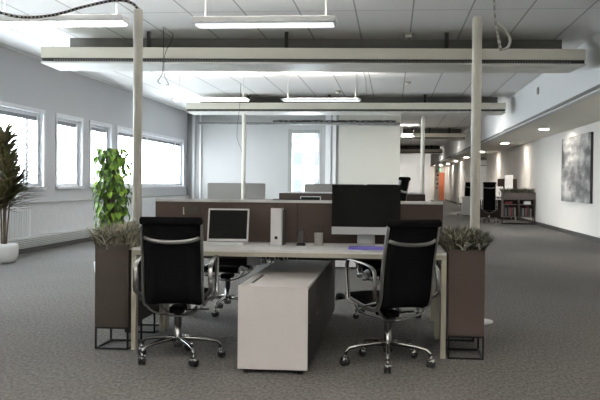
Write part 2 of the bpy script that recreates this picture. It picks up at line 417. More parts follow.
luminaire(.5, 1.7, 53.5, 3.17, True, 'added fill light hidden behind the furthest duct, deep in the far hall', lens='lamp_fill')  # unseen fill lamp added for the far hall and its end wall
# downlights in corridor ceiling
for i, (x, y) in enumerate([(3.74, 7.2), (3.74, 15.0), (3.74, 22.9), (3.74, 30.6), (3.74, 38.6), (3.74, 46.4), (3.74, 54), (3.74, 61.5), (3.5, 66.), (3.3, 68.8)]):  # last two added to brighten the corridor end and its door
    lab = ['round downlight in the corridor ceiling, off the right edge', 'round downlight in the corridor ceiling, near the right edge',
           'round lit downlight in the corridor ceiling nearest the grey painting', 'round lit downlight above the shelf unit by the wall, second from the painting',
           'round lit downlight just right of the near right pole, third from the painting', 'round lit downlight just left of the near right pole',
           'small lit downlight deep in the corridor, just before the exit sign', 'tiny lit downlight just beyond the exit sign', 'tiny downlight added to brighten the corridor before the orange door', 'tiny downlight added to brighten the orange door'][i]
    t = root('downlight', lab, 'ceiling light', (x, y, SZ + .02), 0, 'downlights in the corridor ceiling')
    MB().lathe([(.10, 0), (.13, 0), (.135, -.008), (.12, -.014), (.10, -.012)], 'metal_white', 24).build('ring', t)
    MB().lathe([(.0, -.015), (.115, -.015), (.118, -.01), (.0, -.009)], 'down_on', 24).build('lens', t)
# detectors
for x, y, lab in ((.215, 13.05, 'small round smoke detector on the ceiling in front of the nearest duct'),
                  (-1.28, 21.0, 'small round ceiling sensor between the lens-off pendant light and the second duct'),
                  (.3, 19.2, 'pale ceiling sensor past the nearest duct, right of centre')):
    t = root('smoke_detector', lab, 'smoke detector', (x, y, CZ))
    MB().lathe([(.075, 0), (.075, -.02), (.06, -.03), (0, -.03)], 'cream', 20).build('base', t)
    MB().lathe([(.05, -.03), (.052, -.055), (.03, -.065), (0, -.066)], 'soffit', 20).build('sensor_head', t)
tag(MB().box(XF - .035, XF, 18.2, 18.3, 3.02, 3.16, 'cream', .01).box(XF - .04, XF - .034, 18.23, 18.27, 3.06, 3.12, 'frame_g').build('wall_sensor'),
    'small beige box on the white soffit face left of the corridor ceiling', 'sensor')

# poles with cables
def pole(x, y, z, label):
    t = root('power_pole', label, 'pole', (x, y, 0), 0, 'slim service poles by the desks')
    MB().lathe([(.043, .02), (.043, z - .02), (.036, z)], 'pole', 20).build('shaft', t)
    MB().lathe([(.0, 0), (.17, 0), (.17, .012), (.05, .03), (.044, .03)], 'metal_white', 28).build('base_plate', t)
    return t
pole(-2.335, 8.1, 2.80, 'cream floor to ceiling pole behind the left planter')
pole(.735, 8.1, 2.70, 'cream floor to ceiling pole behind the right planter')
pole(-3.24, 19.5, 2.72, 'thin distant pole in front of the left part of the back wall')
pole(.66, 19.9, 2.70, 'thin distant pole beside the end of the back wall')
def ribbed(pts, r, k1, k2, name, label, cat):
    b = MB(); P = [Vector(p) for p in pts]
    # resample
    out = []
    for a, c in zip(P[:-1], P[1:]):
        n = max(1, int((c - a).length / .012))
        out += [a.lerp(c, i / n) for i in range(n)]
    out.append(P[-1])
    b.tube(out, r * .74, k2, 8)  # darker core puts the shade between the ribs into colour
    for i in range(0, len(out) - 2, 3): b.tube([out[i], out[i + 1] * .6 + out[i] * .4, out[i + 2] * .3 + out[i + 1] * .7], r, k1, 8)
    o = b.build(name)
    return tag(o, label, cat)
def spline(pts, n=8):
    P = [Vector(p) for p in pts]; P = [P[0] * 2 - P[1]] + P + [P[-1] * 2 - P[-2]]; o = []
    for i in range(1, len(P) - 2):
        for j in range(n):
            t = j / n; a, b_, c, d_ = P[i - 1:i + 3]
            o.append(.5 * ((2 * b_) + (c - a) * t + (2 * a - 5 * b_ + 4 * c - d_) * t * t + (3 * b_ - a - 3 * c + d_) * t ** 3))
    o.append(P[-2]); return o
ribbed(spline([(-2.33, 8.1, 2.795), (-2.40, 8.1, 2.86), (-2.55, 8.1, 2.885), (-2.85, 8.1, 2.83), (-3.15, 8.1, 2.755), (-3.45, 8.1, 2.74), (-3.72, 8.1, 2.80), (-4.0, 8.1, 2.86)]), .016,
       'cable_grey', 'cable_dark', 'spiral_cable', 'ribbed grey cable hose curving from the left pole to the ceiling', 'cable')
ribbed(spline([(.89, 8.1, CZ), (.885, 8.1, 3.0), (.88, 8.1, 2.80), (.90, 8.1, 2.62), (.935, 8.1, 2.44), (.945, 8.1, 2.40)]), .014,
       'cable', 'cable_grey', 'spiral_cable', 'ribbed white cable hose hanging beside the top of the right pole', 'cable')
tag(MB().tube(spline([(.905, 8.09, 2.64), (.975, 8.09, 2.58), (1.02, 8.09, 2.50), (1.00, 8.09, 2.43), (.95, 8.09, 2.41)]), .012, 'cable', 8).build('loop_cable'),
    'smooth white cable loop beside the ribbed hose at the right pole', 'cable')
def hang(pts, label, r=.0045, k='cable_dark'):
    tag(MB().tube(spline(pts), r, k, 6).build('hanging_cable'), label, 'cable', 'loose cables hanging from the ceiling')
hang([(-3.19, 12.3, CZ), (-3.18, 12.3, 3.1), (-3.19, 12.3, 2.85), (-3.20, 12.3, 2.72), (-3.26, 12.3, 2.62), (-3.22, 12.3, 2.58)], 'thin dark loose cable dangling in front of the nearest duct')
hang([(-3.30, 19.4, CZ), (-3.31, 19.4, 3.0), (-3.36, 19.4, 2.5), (-3.37, 19.4, 2.2), (-3.28, 19.4, 1.95), (-3.26, 19.4, 1.88)], 'thin dark cable dangling beside the distant left pole')
hang([(-3.18, 12.3, CZ - .01), (-3.05, 12.3, 3.25), (-3.16, 12.3, 3.0), (-3.17, 12.3, 2.72), (-3.11, 12.3, 2.58), (-3.14, 12.3, 2.57)], 'second strand of dark cable ending in a small hook in front of the nearest duct')
hang([(-.62, 15.5, CZ), (-.62, 15.5, 2.9), (-.62, 15.5, 2.7)], 'short dark cable hanging straight beyond the nearest duct')
hang([(-.60, 15.5, CZ - .01), (-.48, 15.5, 3.05), (-.46, 15.5, 2.9), (-.44, 15.5, 2.75)], 'pale grey cable hanging near the short dark one', .005, 'cable_grey')

# ------------------------------------------------------------------ chairs
def arc_smooth(P, n=5): return spline(P, n)
def make_chair(label, H=.99, phase=0., group='black swivel chairs at the desks'):
    t = root('office_chair', label, 'chair', group=group)
    e = H - .99
    prof = [(-.288, .95 + e), (-.262, .84 + e * .9), (-.234, .70 + e * .6), (-.218, .57 + e * .2), (-.208, .48), (-.175, .415), (-.11, .395), (0, .402), (.12, .425), (.25, .447), (.325, .44), (.350, .41)]
    P = arc_smooth([(0, y, z) for y, z in prof], 4)
    # sling: one continuous pad
    hw = .188; th = .018; vs = []; fs = []; n = len(P)
    for i, p in enumerate(P):
        d = (P[min(i + 1, n - 1)] - P[max(i - 1, 0)]).normalized(); nr = Vector((0, -d.z, d.y))
        sag = .012
        for s_, w in ((1, -1), (1, -.5), (1, 0), (1, .5), (1, 1), (-1, 1), (-1, .5), (-1, 0), (-1, -.5), (-1, -1)):
            q = p + nr * (s_ * th / 2) ; q.x = hw * w
            q -= nr * (-sag * (1 - w * w))
            vs.append(q)
    for i in range(n - 1):
        for j in range(10): fs.append((i * 10 + j, i * 10 + (j + 1) % 10, (i + 1) * 10 + (j + 1) % 10, (i + 1) * 10 + j))
    fs.append(list(range(10))); fs.append([(n - 1) * 10 + j for j in range(10)][::-1])
    MB().add(vs, fs, 'mesh', True).build('seat', t)
    MB().tube([(-.207, -.291, .963 + e), (-.199, -.291, .963 + e), (.199, -.291, .963 + e), (.207, -.291, .963 + e)], [.018, .027, .027, .018], 'mesh', 14).build('headrest', t)
    for s in (-1, 1):
        Q = [Vector((s * .199, p.y, p.z)) for p in P]
        b = MB().tube(Q, 0, 'alu', 10, flat=(.018, .034, (1, 0, 0)))
        b.build('side_rail', t)
    # bowed crossbar behind the back
    b = MB(); yb = -.263; zc = .845 + e * .9
    b.tube(arc_smooth([(-.197, yb, zc + .012), (-.12, yb - .035, zc - .012), (0, yb - .045, zc - .02), (.12, yb - .035, zc - .012), (.197, yb, zc + .012)], 5), 0, 'alu', 10, flat=(.026, .010, (0, 0, 1)))
    b.build('crossbar', t)
    # lower bow under the seat joins rails to the column head
    b = MB()
    for y in (-.17, .13):
        zt = .41 if y < 0 else .42
        b.tube(arc_smooth([(-.197, y, zt), (-.15, y * .9, .352), (-.06, y * .4, .312), (0, y * .25, .303), (.06, y * .4, .312), (.15, y * .9, .352), (.197, y, zt)], 4), 0, 'alu', 8, flat=(.028, .012, (0, 1, 0)))
    b.build('seat_spreader', t)
    for s in (-1, 1):
        x = s * .25
        pts = [(s * .204, -.19, .455), (x, -.215, .50), (x, -.22, .58), (x, -.205, .655), (x, -.15, .685), (x, -.03, .70), (x, .09, .708), (x, .125, .69), (x, .128, .62), (x, .11, .48), (x, .085, .432), (s * .204, .04, .413)]
        a = MB().tube(arc_smooth(pts, 4), 0, 'chrome', 10, flat=(.032, .012, (1, 0, 0))).build('armrest', t)
        lo = [(s * .207, .06, .415), (x - s * .01, -.02, .41), (x - s * .01, -.11, .425), (s * .207, -.19, .455)]
        MB().tube(arc_smooth(lo, 4), .008, 'chrome', 8).build('arm_brace', a)
    b = MB().box(-.05, .05, -.07, .09, .325, .37, 'mesh', .012)
    b.tube([(.0, .0, .34), (.19, .02, .345)], .006, 'black', 8); b.box(.17, .215, .005, .035, .338, .35, 'black', .004)
    b.build('tilt_mechanism', t)
    MB().lathe([(.0, .235), (.024, .235), (.026, .24), (.026, .32), (.0, .32)], 'black', 16).lathe([(.0, .08), (.03, .085), (.034, .12), (.028, .16), (.022, .245), (.0, .245)], 'chrome', 18).build('column', t)
    for i in range(5):
        a = phase + i * 2 * PI / 5; c, s = math.cos(a), math.sin(a)
        Tm = Matrix(((c, -s, 0, 0), (s, c, 0, 0), (0, 0, 1, 0), (0, 0, 0, 1)))
        l = MB()
        l.tube([tuple(Tm @ Vector(p)) for p in ((.02, 0, .145), (.10, 0, .143), (.20, 0, .132), (.27, 0, .118), (.292, 0, .098), (.297, 0, .075))],
               [.019, .016, .0125, .011, .011, .010], 'chrome', 10)
        lo = l.build('leg', t)
        w = MB(); ca = a + PI / 2 + i * 1.3
        for sd in (-1, 1):
            cc, ss = math.cos(ca), math.sin(ca)
            Tw = Tm.translation; 
            cx, cy = .30 * c, .30 * s
            ax = Vector((cc, ss, 0))
            o_ = Vector((cx, cy, .0285)) + ax * .013 * sd
            w.tube([o_ - ax * .009, o_ + ax * .009], .028, 'black', 16)
        o_ = Vector((cx, cy, .04)); 
        w.tube([o_ - ax * .024 , o_ + ax * .024], .021, 'chrome', 12)
        w.tube([(cx, cy, .04), (cx, cy, .082)], .009, 'chrome', 8)
        w.build('caster', lo)
    return t
R_ = math.radians
def chair_at(x, y, rot, baseang, label, proto=None, H=.99):
    t = make_chair(label, H, R_(baseang) - rot)
    t.location = (x, y, 0); t.rotation_euler = (0, 0, rot); return t
chA = chair_at(-1.455, 6.06, R_(4), 16, 'black office chair at the left of the near desk, next to the left planter')
chB = chair_at(-.016, 6.09, R_(34), 270, 'black office chair at the near desk before the large monitor, turned left')
chC = copy_tree(chA, 'black office chair on the far side, seen under the left half of the near desk', (-1.52, 8.30, 0), R_(175))
chD = copy_tree(chB, 'black office chair on the far side, seen under the right half of the near desk', (-.05, 8.25, 0), R_(190))
copy_tree(chA, 'black office chair at the second desk row, its headrest just above the near divider', (-1.50, 13.15, 0), R_(0))
copy_tree(chB, 'black office chair at the second desk row hidden behind the large monitor', (-.05, 13.2, 0), R_(10))
chH = chair_at(-.12, 11.6, R_(74), 20, 'tall black chair seen side on, rising beside the large monitor', H=1.31)
copy_tree(chH, 'tall black chair at the distant desk, its back to the camera beside the shelf unit', (3.16, 29.8, 0), R_(-6))
copy_tree(chH, 'tall black chair mostly hidden behind the near right pole', (2.95, 36.75, 0), R_(30))

# ------------------------------------------------------------------ desks, dividers, cabinets, planters for one desk group
X0, X1 = -1.868, .385
def make_desk(label, y0, y1, front):
    t = root('desk', label, 'desk', ((X0 + X1) / 2, (y0 + y1) / 2, 0), 0, 'white benches with cream frames')
    h = (X1 - X0) / 2; q = (y1 - y0) / 2
    MB().box(-h, h, -q, q, .722, .74, 'desk_white', .003).build('desktop', t)
    MB().box(-h, h, -q, q, .69, .7215, 'desk_edge', .002).build('top_frame', t)
    for s in (-1, 1):
        for r in (-1, 1):
            w = .035
            MB().box(s * h, s * (h - w), r * q, r * (q - .06), 0.0, .6895, 'cream', .002).build('leg', t)
        MB().box(s * (h - .002), s * (h - .033), -q + .06, q - .06, .635, .6895, 'cream').build('side_rail', t)
    return t
desk1 = make_desk('white desk nearest the camera with laptop, pen cup and large monitor on it', 6.34, 7.19, 1)
desk2 = make_desk('white desk right behind the brown divider of the near desk', 7.27, 8.12, -1)
def make_divider(label):
    xs = (-1.925, -.757, .405)
    t = root('desk_divider', label, 'divider', (0, 7.23, 0), 0, 'brown dividers between the desks')
    for a, b_ in ((xs[0], xs[1] - .002), (xs[1] + .002, xs[2])):
        MB().box(a, b_, -.018, .018, .60, 1.058, 'taupe', .002).build('panel', t)
    MB().box(xs[0], xs[2], -.022, .022, 1.0585, 1.082, 'metal_white', .003).build('top_cap', t)
    return t
div1 = make_divider('brown divider panel with pale top edge behind the laptop and the large monitor')
def make_cabinet(label):
    t = root('low_cabinet', label, 'cabinet', (-.745, 5.655, 0), 0, 'long low cabinets under the desks')
    w = .224; zt = .56; L1 = 1.07; L2 = 2.75
    MB().box(-w, w, 0, .018, .03, zt, 'cab_white', .002).build('end_panel', t)
    b = MB().box(-w, w - .02, .0185, L1, .03, zt - .0185, 'cab_white').box(-w, w - .02, L1 + .004, L2, .03, zt - .0185, 'cab_white')
    b.build('body', t)
    b = MB(); gx, gy0, gy1 = -w + .062, .18, .74
    b.box(-w, gx - .012, .0185, L2, zt - .018, zt, 'cab_white').box(gx + .012, w, .0185, L2, zt - .018, zt, 'cab_white')
    b.box(gx - .012, gx + .012, .0185, gy0, zt - .018, zt, 'cab_white').box(gx - .012, gx + .012, gy1, L2, zt - .018, zt, 'cab_white')
    b.build('top', t)
    MB().box(gx - .012, gx + .012, gy0, gy1, zt - .018, zt - .004, 'black').build('grip_slot', t)
    n = 3
    segs = [(.02, .55), (.555, L1), (L1 + .006, 1.62), (1.625, 2.18), (2.185, L2)]
    for a, c in segs:
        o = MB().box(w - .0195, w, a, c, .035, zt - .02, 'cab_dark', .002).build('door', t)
        if a < 1.6: MB().box(w, w + .012, a + .06, a + .18, .30, .312, 'black', .003).build('door_handle', o)
    for x in (-w + .05, w - .05):
        for y in (.04, L1 - .04, L1 + .05, L2 - .05): MB().lathe([(0, 0), (.02, 0), (.02, .03), (0, .03)], 'black', 12, (x, y, 0)).build('foot', t)
    return t
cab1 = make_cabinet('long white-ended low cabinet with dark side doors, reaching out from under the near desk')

def grass(x0, x1, y0, y1, z, h, k, n, rng):
    b = MB()
    for i in range(n):
        x = rng.uniform(x0, x1); y = rng.uniform(y0, y1); a = rng.uniform(0, 2 * PI)
        ex = (x - (x0 + x1) / 2) / (x1 - x0) * 2
        d = Vector((math.cos(a) + ex * 1.2, math.sin(a), 0)).normalized()
        up = Vector((ex * .25 + rng.uniform(-.2, .2), rng.uniform(-.25, .2), 1)).normalized()
        b.blade((x, y, z), d, up, h * rng.uniform(.55, 1.1), rng.uniform(.005, .010), k if rng.random() < .85 else ('grass_olive' if k == 'grass_pale' else 'grass_pale'), droop=rng.uniform(.3, 1.0), seg=4)
    return b
def make_planter(x, label, k, n):
    t = root('planter', label, 'planter', (x, 6.33, 0), 0, 'brown planter boxes on black frames')
    w = .125; L = 1.11; z0, z1 = .165, .765
    b = MB(); q = .012
    b.box(-w, w, 0, q, z0, z1, k).box(-w, w, L - q, L, z0, z1, k).box(-w, -w + q, q, L - q, z0, z1, k).box(w - q, w, q, L - q, z0, z1, k).box(-w + q, w - q, q, L - q, z0, z0 + q, k)
    b.build('box', t)
    MB().box(-w + q, w - q, q, L - q, z0 + q, z1 - .03, 'soil').build('soil', t)
    for y in (0.0, L - .37):
        f = MB(); r = .0065; y1 = y + .37
        for xx in (-w + r, w - r):
            for yy in (y + r, y1 - r): f.box(xx - r, xx + r, yy - r, yy + r, 0, z0, 'black_metal')
        for zz in (0.0, z0 - .014):
            f.box(-w, w, y, y + 2 * r, zz, zz + .013, 'black_metal').box(-w, w, y1 - 2 * r, y1, zz, zz + .013, 'black_metal')
            f.box(-w, -w + 2 * r, y, y1, zz, zz + .013, 'black_metal').box(w - 2 * r, w, y, y1, zz, zz + .013, 'black_metal')
        f.build('stand', t)
    return t
plL = make_planter(-2.01, 'brown planter box on a black frame at the left end of the near desk', 'taupe_left', 0)
plR = make_planter(.523, 'brown planter box on a black frame at the right end of the near desk', 'taupe', 0)
gL = grass(-.12, .15, .0, 1.08, .725, .20, 'grass_pale', 4200, random.Random(3)).build('planter_grass', loc=(-2.01, 6.33, 0))
tag(gL, 'dense pale olive grass filling the left planter of the near desk', 'grass', 'grass in the planters', 'stuff')
gR = grass(-.13, .12, .02, 1.08, .735, .165, 'grass_olive', 5200, random.Random(4)).build('planter_grass', loc=(.523, 6.33, 0))
tag(gR, 'dense dark olive grass filling the right planter of the near desk', 'grass', 'grass in the planters', 'stuff')
def spider(x, y, z, label, h=.17, n=26, seed=1, stripe='leaf_white'):
    rng = random.Random(seed); b = MB()
    for i in range(n):
        a = rng.uniform(0, 2 * PI); d = Vector((math.cos(a), math.sin(a) - .25, 0)).normalized()
        b.blade((rng.uniform(-.01, .01), rng.uniform(-.01, .01), 0), d, (d * .9 + Vector((0, 0, 1))).normalized(), h * rng.uniform(.6, 1.05), .010, stripe if rng.random() < .48 else 'leaf_stripe', droop=rng.uniform(.3, .5), seg=6)
    return tag(b.build('spider_plant', loc=(x, y, z + .004)), label, 'plant', 'striped plants at the planter fronts')
spider(-2.06, 6.315, .758, 'small striped plant spilling over the front of the left planter', seed=5)
spider(-1.95, 6.42, .75, 'small dark striped plant in the left planter beside the desk end', .13, 20, 6)
spL = spider(.50, 6.315, .758, 'dark and white striped plant at the front of the right planter, nearer the desk', .12, 34, 8)
spR = spider(.60, 6.315, .758, 'dark and white striped plant at the outer front corner of the right planter', .125, 36, 9)

# ------------------------------------------------------------------ things on the near desk
DZ = .7405
def make_laptop(label):
    t = root('laptop', label, 'laptop', (-1.275, 6.87, DZ), R_(1), 'open laptops')
    MB().box(-.163, .163, -.16, .075, 0, .020, 'plastic_white', .006).build('base', t)
    MB().box(-.14, .14, -.06, .05, .0202, .022, 'silver').build('keyboard', t)
    Tm = Matrix.Translation((0, .075, .018)) @ Matrix.Rotation(R_(-14), 4, 'X')
    MB().box(-.163, .163, -.004, .008, 0, .262, 'plastic_white', .005, T=Tm).build('lid', t)
    MB().box(-.150, .150, -.0055, -.0042, .018, .248, 'screen', T=Tm).build('screen', t)
    return t
lap1 = make_laptop('open white laptop with dark screen on the near desk left of the file holder')
def make_filebox():
    t = root('magazine_file', 'white cardboard magazine file with round finger hole standing on the near desk', 'magazine file', (-.875, 6.93, DZ), 0)
    w, d, h, q = .042, .13, .285, .003
    MB().box(-w, w, -d, -d + q, 0, h, 'plastic_white').box(-w, w, d - q, d, 0, .12, 'plastic_white').box(-w, w, -d + q, d - q, 0, q, 'plastic_white').build('body', t)
    for s in (-1, 1):
        vs = [(x, y, z) for x in (s * w, s * (w - q)) for (y, z) in ((-d + q, q), (d - q, q), (d - q, .12), (-.02, h), (-d + q, h))]
        MB().add(vs, [(0, 1, 2, 3, 4), (9, 8, 7, 6, 5), (0, 5, 6, 1), (1, 6, 7, 2), (2, 7, 8, 3), (3, 8, 9, 4), (4, 9, 5, 0)], 'plastic_white').build('side_panel', t)
    MB().tube([(0, -d - .001, .06), (0, -d + .0005, .06)], .013, 'black', 18).build('finger_hole', t)
    MB().box(-w + .01, w - .008, -d + .01, d - .05, .004, .26, 'cable_dark').build('folder', t)
    return t
make_filebox()
tag(MB().box(0, .006, 0, .17, 0, .272, 'cable_dark', .001).build('folder', loc=(-.829, 6.83, DZ)), 'thin black folder standing against the right side of the white magazine file', 'folder')
t = root('phone_holder', 'small black phone standing in a dark dock between the magazine file and pen cup', 'phone dock', (-.69, 6.86, DZ))
MB().box(-.035, .035, -.035, .035, 0, .010, 'black', .004).box(-.03, .03, -.02, .02, .010, .018, 'mesh', .003).build('base', t)
MB().box(-.024, .024, -.004, .005, .018, .115, 'black', .004, T=Matrix.Rotation(R_(-8), 4, 'X')).build('phone', t)
t = root('pen_cup', 'grey concrete pen cup standing on the near desk left of the monitor', 'pen cup', (-.555, 6.88, DZ))
MB().lathe([(0, 0), (.031, 0), (.033, .003), (.034, .098), (.031, .1), (.029, .098), (.028, .01), (0, .01)], 'concrete', 24).build('cup', t)
for x, y, tx, ty, k in ((-.012, .0, -.012, .01, 'pencil'), (.012, .005, .016, .0, 'pencil'), (.004, -.01, .004, -.01, 'pencil')):
    tag(MB().tube([(x, y, .012), (x + tx, y + ty, .160)], .0035, 'black', 8).build('pen', loc=(-.555, 6.88, DZ)), 'dark pen standing in the grey concrete pen cup', 'pen', 'pens in the cup')
def make_monitor(label):
    t = root('computer_monitor', label, 'monitor', (-.195, 6.90, DZ), 0, 'all in one computers on the desks')
    Wd, z0, z1 = .262, .088, .470
    MB().box(-Wd, Wd, 0, .016, z0, z1, 'silver', .008).box(-Wd * .7, Wd * .7, .016, .035, z0 + .06, z1 - .06, 'silver', .01).build('housing', t)
    MB().box(-Wd, Wd, -.003, -.0003, z0 + .058, z1, 'screen', .001).build('screen', t)
    MB().box(-Wd, Wd, -.003, -.0003, z0, z0 + .0575, 'silver', .001).build('chin', t)
    b = MB(); b.box(-.068, .068, .035, .045, .0, .20, 'silver', .003, T=Matrix.Translation((0, .03, 0)) @ Matrix.Rotation(R_(10), 4, 'X'))
    b.box(-.072, .072, -.075, .085, 0, .006, 'silver', .002); b.build('stand', t)
    return t
mon1 = make_monitor('large silver monitor with black screen on the near desk behind the right chair')
tag(MB().box(-.15, .19, -.10, .07, 0, .012, 'purple', .003).box(-.15, .19, -.10, .07, .0125, .0165, 'purple', .002).build('notebook', loc=(-.16, 6.60, DZ)), 'purple flat notebook lying on the near desk below the monitor', 'notebook')
t = root('framed_sign', 'small dark olive plate on the brown divider behind the left chair headrest', 'sign', (-1.62, 7.205, .965))
MB().box(-.063, .063, -.010, .006, 0, .055, 'olive', .003).build('plate', t)
MB().box(-.072, -.0635, -.010, .006, -.01, .05, 'desk_edge').build('clip', t)
t = root('power_box', 'white socket box with hanging cables under the near desk behind the left chair', 'power box', (-1.07, 7.0, .572))
MB().box(-.055, .055, -.03, .03, .0, .117, 'plastic_white', .005).build('housing', t)
b = MB()
for i in range(6): b.tube(spline([(.05 + .03 * i, 0, .115), (.065 + .035 * i, -.01, .03 + .004 * i), (.085 + .035 * i, 0, .05), (.11 + .03 * i, 0, .115)], 4), .004, 'cable' if i % 2 else 'cable_dark', 6)
b.build('cables', t)

# ------------------------------------------------------------------ second desk group, 7.15 m further on
DY = 7.15
def off(o, dx=0.): return (o.location.x + dx, o.location.y + DY, o.location.z)
copy_tree(desk1, 'white desk of the second row, in front of the distant divider', off(desk1))
copy_tree(desk2, 'white desk of the second row, behind the distant divider', off(desk2))
copy_tree(div1, 'distant brown divider panel showing above the near one', off(div1, .12))
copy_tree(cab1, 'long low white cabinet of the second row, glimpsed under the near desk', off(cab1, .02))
copy_tree(plL, 'brown planter box on a black frame at the left end of the second desk row', off(plL))
copy_tree(plR, 'brown planter box on a black frame at the right end of the second desk row', off(plR, .04))
copy_tree(gL, 'olive grass filling the left planter of the second desk row', off(gL))
copy_tree(gR, 'dark olive grass of the distant planter just right of the near divider end', off(gR, .04))
copy_tree(spL, 'striped plant in the distant planter just right of the near divider end', off(spL, .04))
copy_tree(spR, 'striped plant at the outer corner of the distant planter', off(spR, .04))
copy_tree(lap1, 'white laptop on the second desk row, only its top rim above the near divider', off(lap1, .0))
copy_tree(mon1, 'monitor of the second desk row, its top just above the large near monitor', off(mon1, .07))

# grey screens on the third row
def third(x0, x1, lab, labd):
    t = root('desk', labd, 'desk', ((x0 + x1) / 2, 20.05, 0), 0, 'plain white desks of the third row')
    h = (x1 - x0) / 2
    MB().box(-h, h, .05, .80, .70, .73, 'desk_white', .003).build('desktop', t)
    for s in (-1, 1):
        for y in (.06, .75): MB().box(s * h, s * (h - .04), y, y + .04, 0, .699, 'cream').build('leg', t)
    s = root('fabric_screen', lab, 'desk screen', ((x0 + x1) / 2, 20.02, .50), 0, 'grey fabric desk screens')
    bm = bmesh.new(); b = MB(); r = .04; ht = .708
    out = [(-h, 0), (h, 0)]
    for cx, a0 in ((h - r, 0), (-h + r, PI / 2)):
        for i in range(6): a = a0 + i * PI / 10; out.append((cx + r * math.cos(a), ht - r + r * math.sin(a)))
    bm.free(); n = len(out)
    vs = [(x, 0, z) for x, z in out] + [(x, .03, z) for x, z in out]
    fs = [list(range(n)), [n + i for i in range(n)][::-1]] + [(i, n + i, n + (i + 1) % n, (i + 1) % n) for i in range(n)]
    b.add(vs, fs, 'grey_fabric').build('panel', s)
    MB().box(-h + .2, -h + .25, .0301, .05, .10, .24, 'alu').box(h - .25, h - .2, .0301, .05, .10, .24, 'alu').build('clamp', s)
third(-4.15, -2.83, 'grey fabric screen standing before the left part of the back wall', 'white desk carrying the left grey fabric screen')
third(-1.95, -.60, 'grey fabric screen in front of the tall back window', 'white desk carrying the grey screen before the tall window')

# ------------------------------------------------------------------ dracaena and pothos
t = root('potted_dracaena', 'tall dracaena with narrow drooping leaves in a white round pot at the left edge', 'plant', (-5.68, 12.75, 0))
MB().lathe([(0, 0), (.13, 0), (.17, .02), (.2, .12), (.205, .24), (.19, .285), (.175, .29), (.165, .27), (.15, .26), (0, .26)], 'pot', 32).build('pot', t)
MB().lathe([(0, .262), (.15, .262), (.15, .268), (0, .27)], 'soil', 20).build('soil', t)
rng = random.Random(21)
heads = [(-.02, .0, 1.70), (.05, -.02, 1.32), (.0, .03, .92), (-.12, .02, 1.45), (.10, 0, 1.08)]
b = MB()
for (hx, hy, hz) in heads: b.tube(spline([(hx * .3, hy * .3, .24), (hx * .5, hy, hz * .5), (hx, hy, hz)], 5), .012, 'trunk', 8)
b.build('trunk', t)
for (hx, hy, hz) in heads:
    b = MB()
    for i in range(150):
        a = rng.uniform(0, 2 * PI); d = Vector((math.cos(a), math.sin(a), 0)); e = rng.uniform(.3, 1.7)
        b.blade((hx, hy, hz + rng.uniform(-.16, .10)), d, (d * math.sin(e) + Vector((0, 0, math.cos(e)))).normalized(), rng.uniform(.36, .58), .040, 'leaf_dark' if rng.random() < .6 else 'leaf_brown', droop=rng.uniform(.14, .3), seg=6)
    b.build('leaf_crown', t)

t = root('climbing_plant', 'leafy bright green climbing plant on a moss pole behind the left planter', 'plant', (-3.02, 9.5, 0))
MB().lathe([(0, 0), (.15, 0), (.19, .34), (.18, .35), (.165, .33), (0, .32)], 'pot', 28).build('pot', t)
MB().lathe([(.0, .321), (.035, .321), (.035, 1.48), (0, 1.49)], 'trunk', 14).build('moss_pole', t)
b = MB(); rng = random.Random(5)
def heart(p, nrm, tip, s, k):
    nrm = Vector(nrm).normalized(); tip = Vector(tip); tip = (tip - tip.dot(nrm) * nrm).normalized(); sd = tip.cross(nrm)
    O = [(0, -.05), (.18, -.22), (.42, -.18), (.52, .1), (.46, .42), (.25, .75), (0, 1.05)]
    vs = [Vector(p)]; ring = O + [(-x, y) for x, y in O[-2:0:-1]]
    for x, y in ring: vs.append(Vector(p) + sd * x * s + tip * y * s + nrm * (abs(x) * .35 - y * y * .25) * s)
    vs[0] = Vector(p) + tip * .25 * s
    b.add(vs, [(0, i + 1, (i + 1) % len(ring) + 1) for i in range(len(ring))], k, True)
for i in range(620):
    z = rng.uniform(.62, 1.57); a = rng.uniform(0, 2 * PI); zz = (z - .66) / .94
    rad = rng.uniform(.04, .20) * (1. if zz > .3 else .75 + zz * .8)
    if z > 1.5: rad *= .8
    d = Vector((math.cos(a), math.sin(a), 0)); p = d * rad + Vector((0, 0, z))
    heart(p, d * .9 + Vector((rng.uniform(-.3, .3), rng.uniform(-.3, .3), rng.uniform(.1, .9))), Vector((d.x * .5 + rng.uniform(-.3, .3), d.y * .5, -1)), rng.uniform(.042, .07), 'leaf_pothos' if rng.random() < .66 else 'pothos_dark')
b.build('foliage', t)

# ------------------------------------------------------------------ painting
t = root('painting', 'large grey and white abstract painting on the right wall', 'painting', (XR - .001, 22.3, .82))
MB().box(-.062, -.06, -1.70, 1.72, 0.0, 1.60, 'painting').build('canvas', t)
MB().box(-.0595, 0, -1.70, 1.72, 0.0, 1.60, 'dark_gap').build('stretcher', t)

# ------------------------------------------------------------------ distant desk by the right wall
t = root('shelf_unit', 'brown low shelf unit with planter top against the right wall', 'shelf', (3.93, 28.5, 0))
b = MB(); w = .5; z0, z1 = .22, .995; k = 'taupe_light'
b.box(-w + .02, w - .02, .38, .40, z0, z1, 'taupe').box(-w, -w + .03, 0, .4, z0, z1, k).box(w - .02, w, 0, .4, z0, z1, k).box(-w + .03, w - .02, 0, .4, .76, z1 - .02, k)
b.box(-w + .03, w - .02, 0, .38, z0, z0 + .02, k); b.build('carcass', t)
MB().box(-w + .03, w - .02, .01, .38, .60, .62, k).build('shelf', t)
MB().box(.0, .02, .005, .38, .62, .76, k).box(.0, .02, .005, .38, .24, .60, k).build('partition', t)
f = MB()
for x in (-w + .01, w - .01):
    for y in (.01, .39): f.box(x - .01, x + .01, y - .01, y + .01, 0, z0, 'black_metal')
f.box(-w, w, 0, .02, 0, .02, 'black_metal').box(-w, w, 0.38, .4, 0, .02, 'black_metal').build('stand', t)
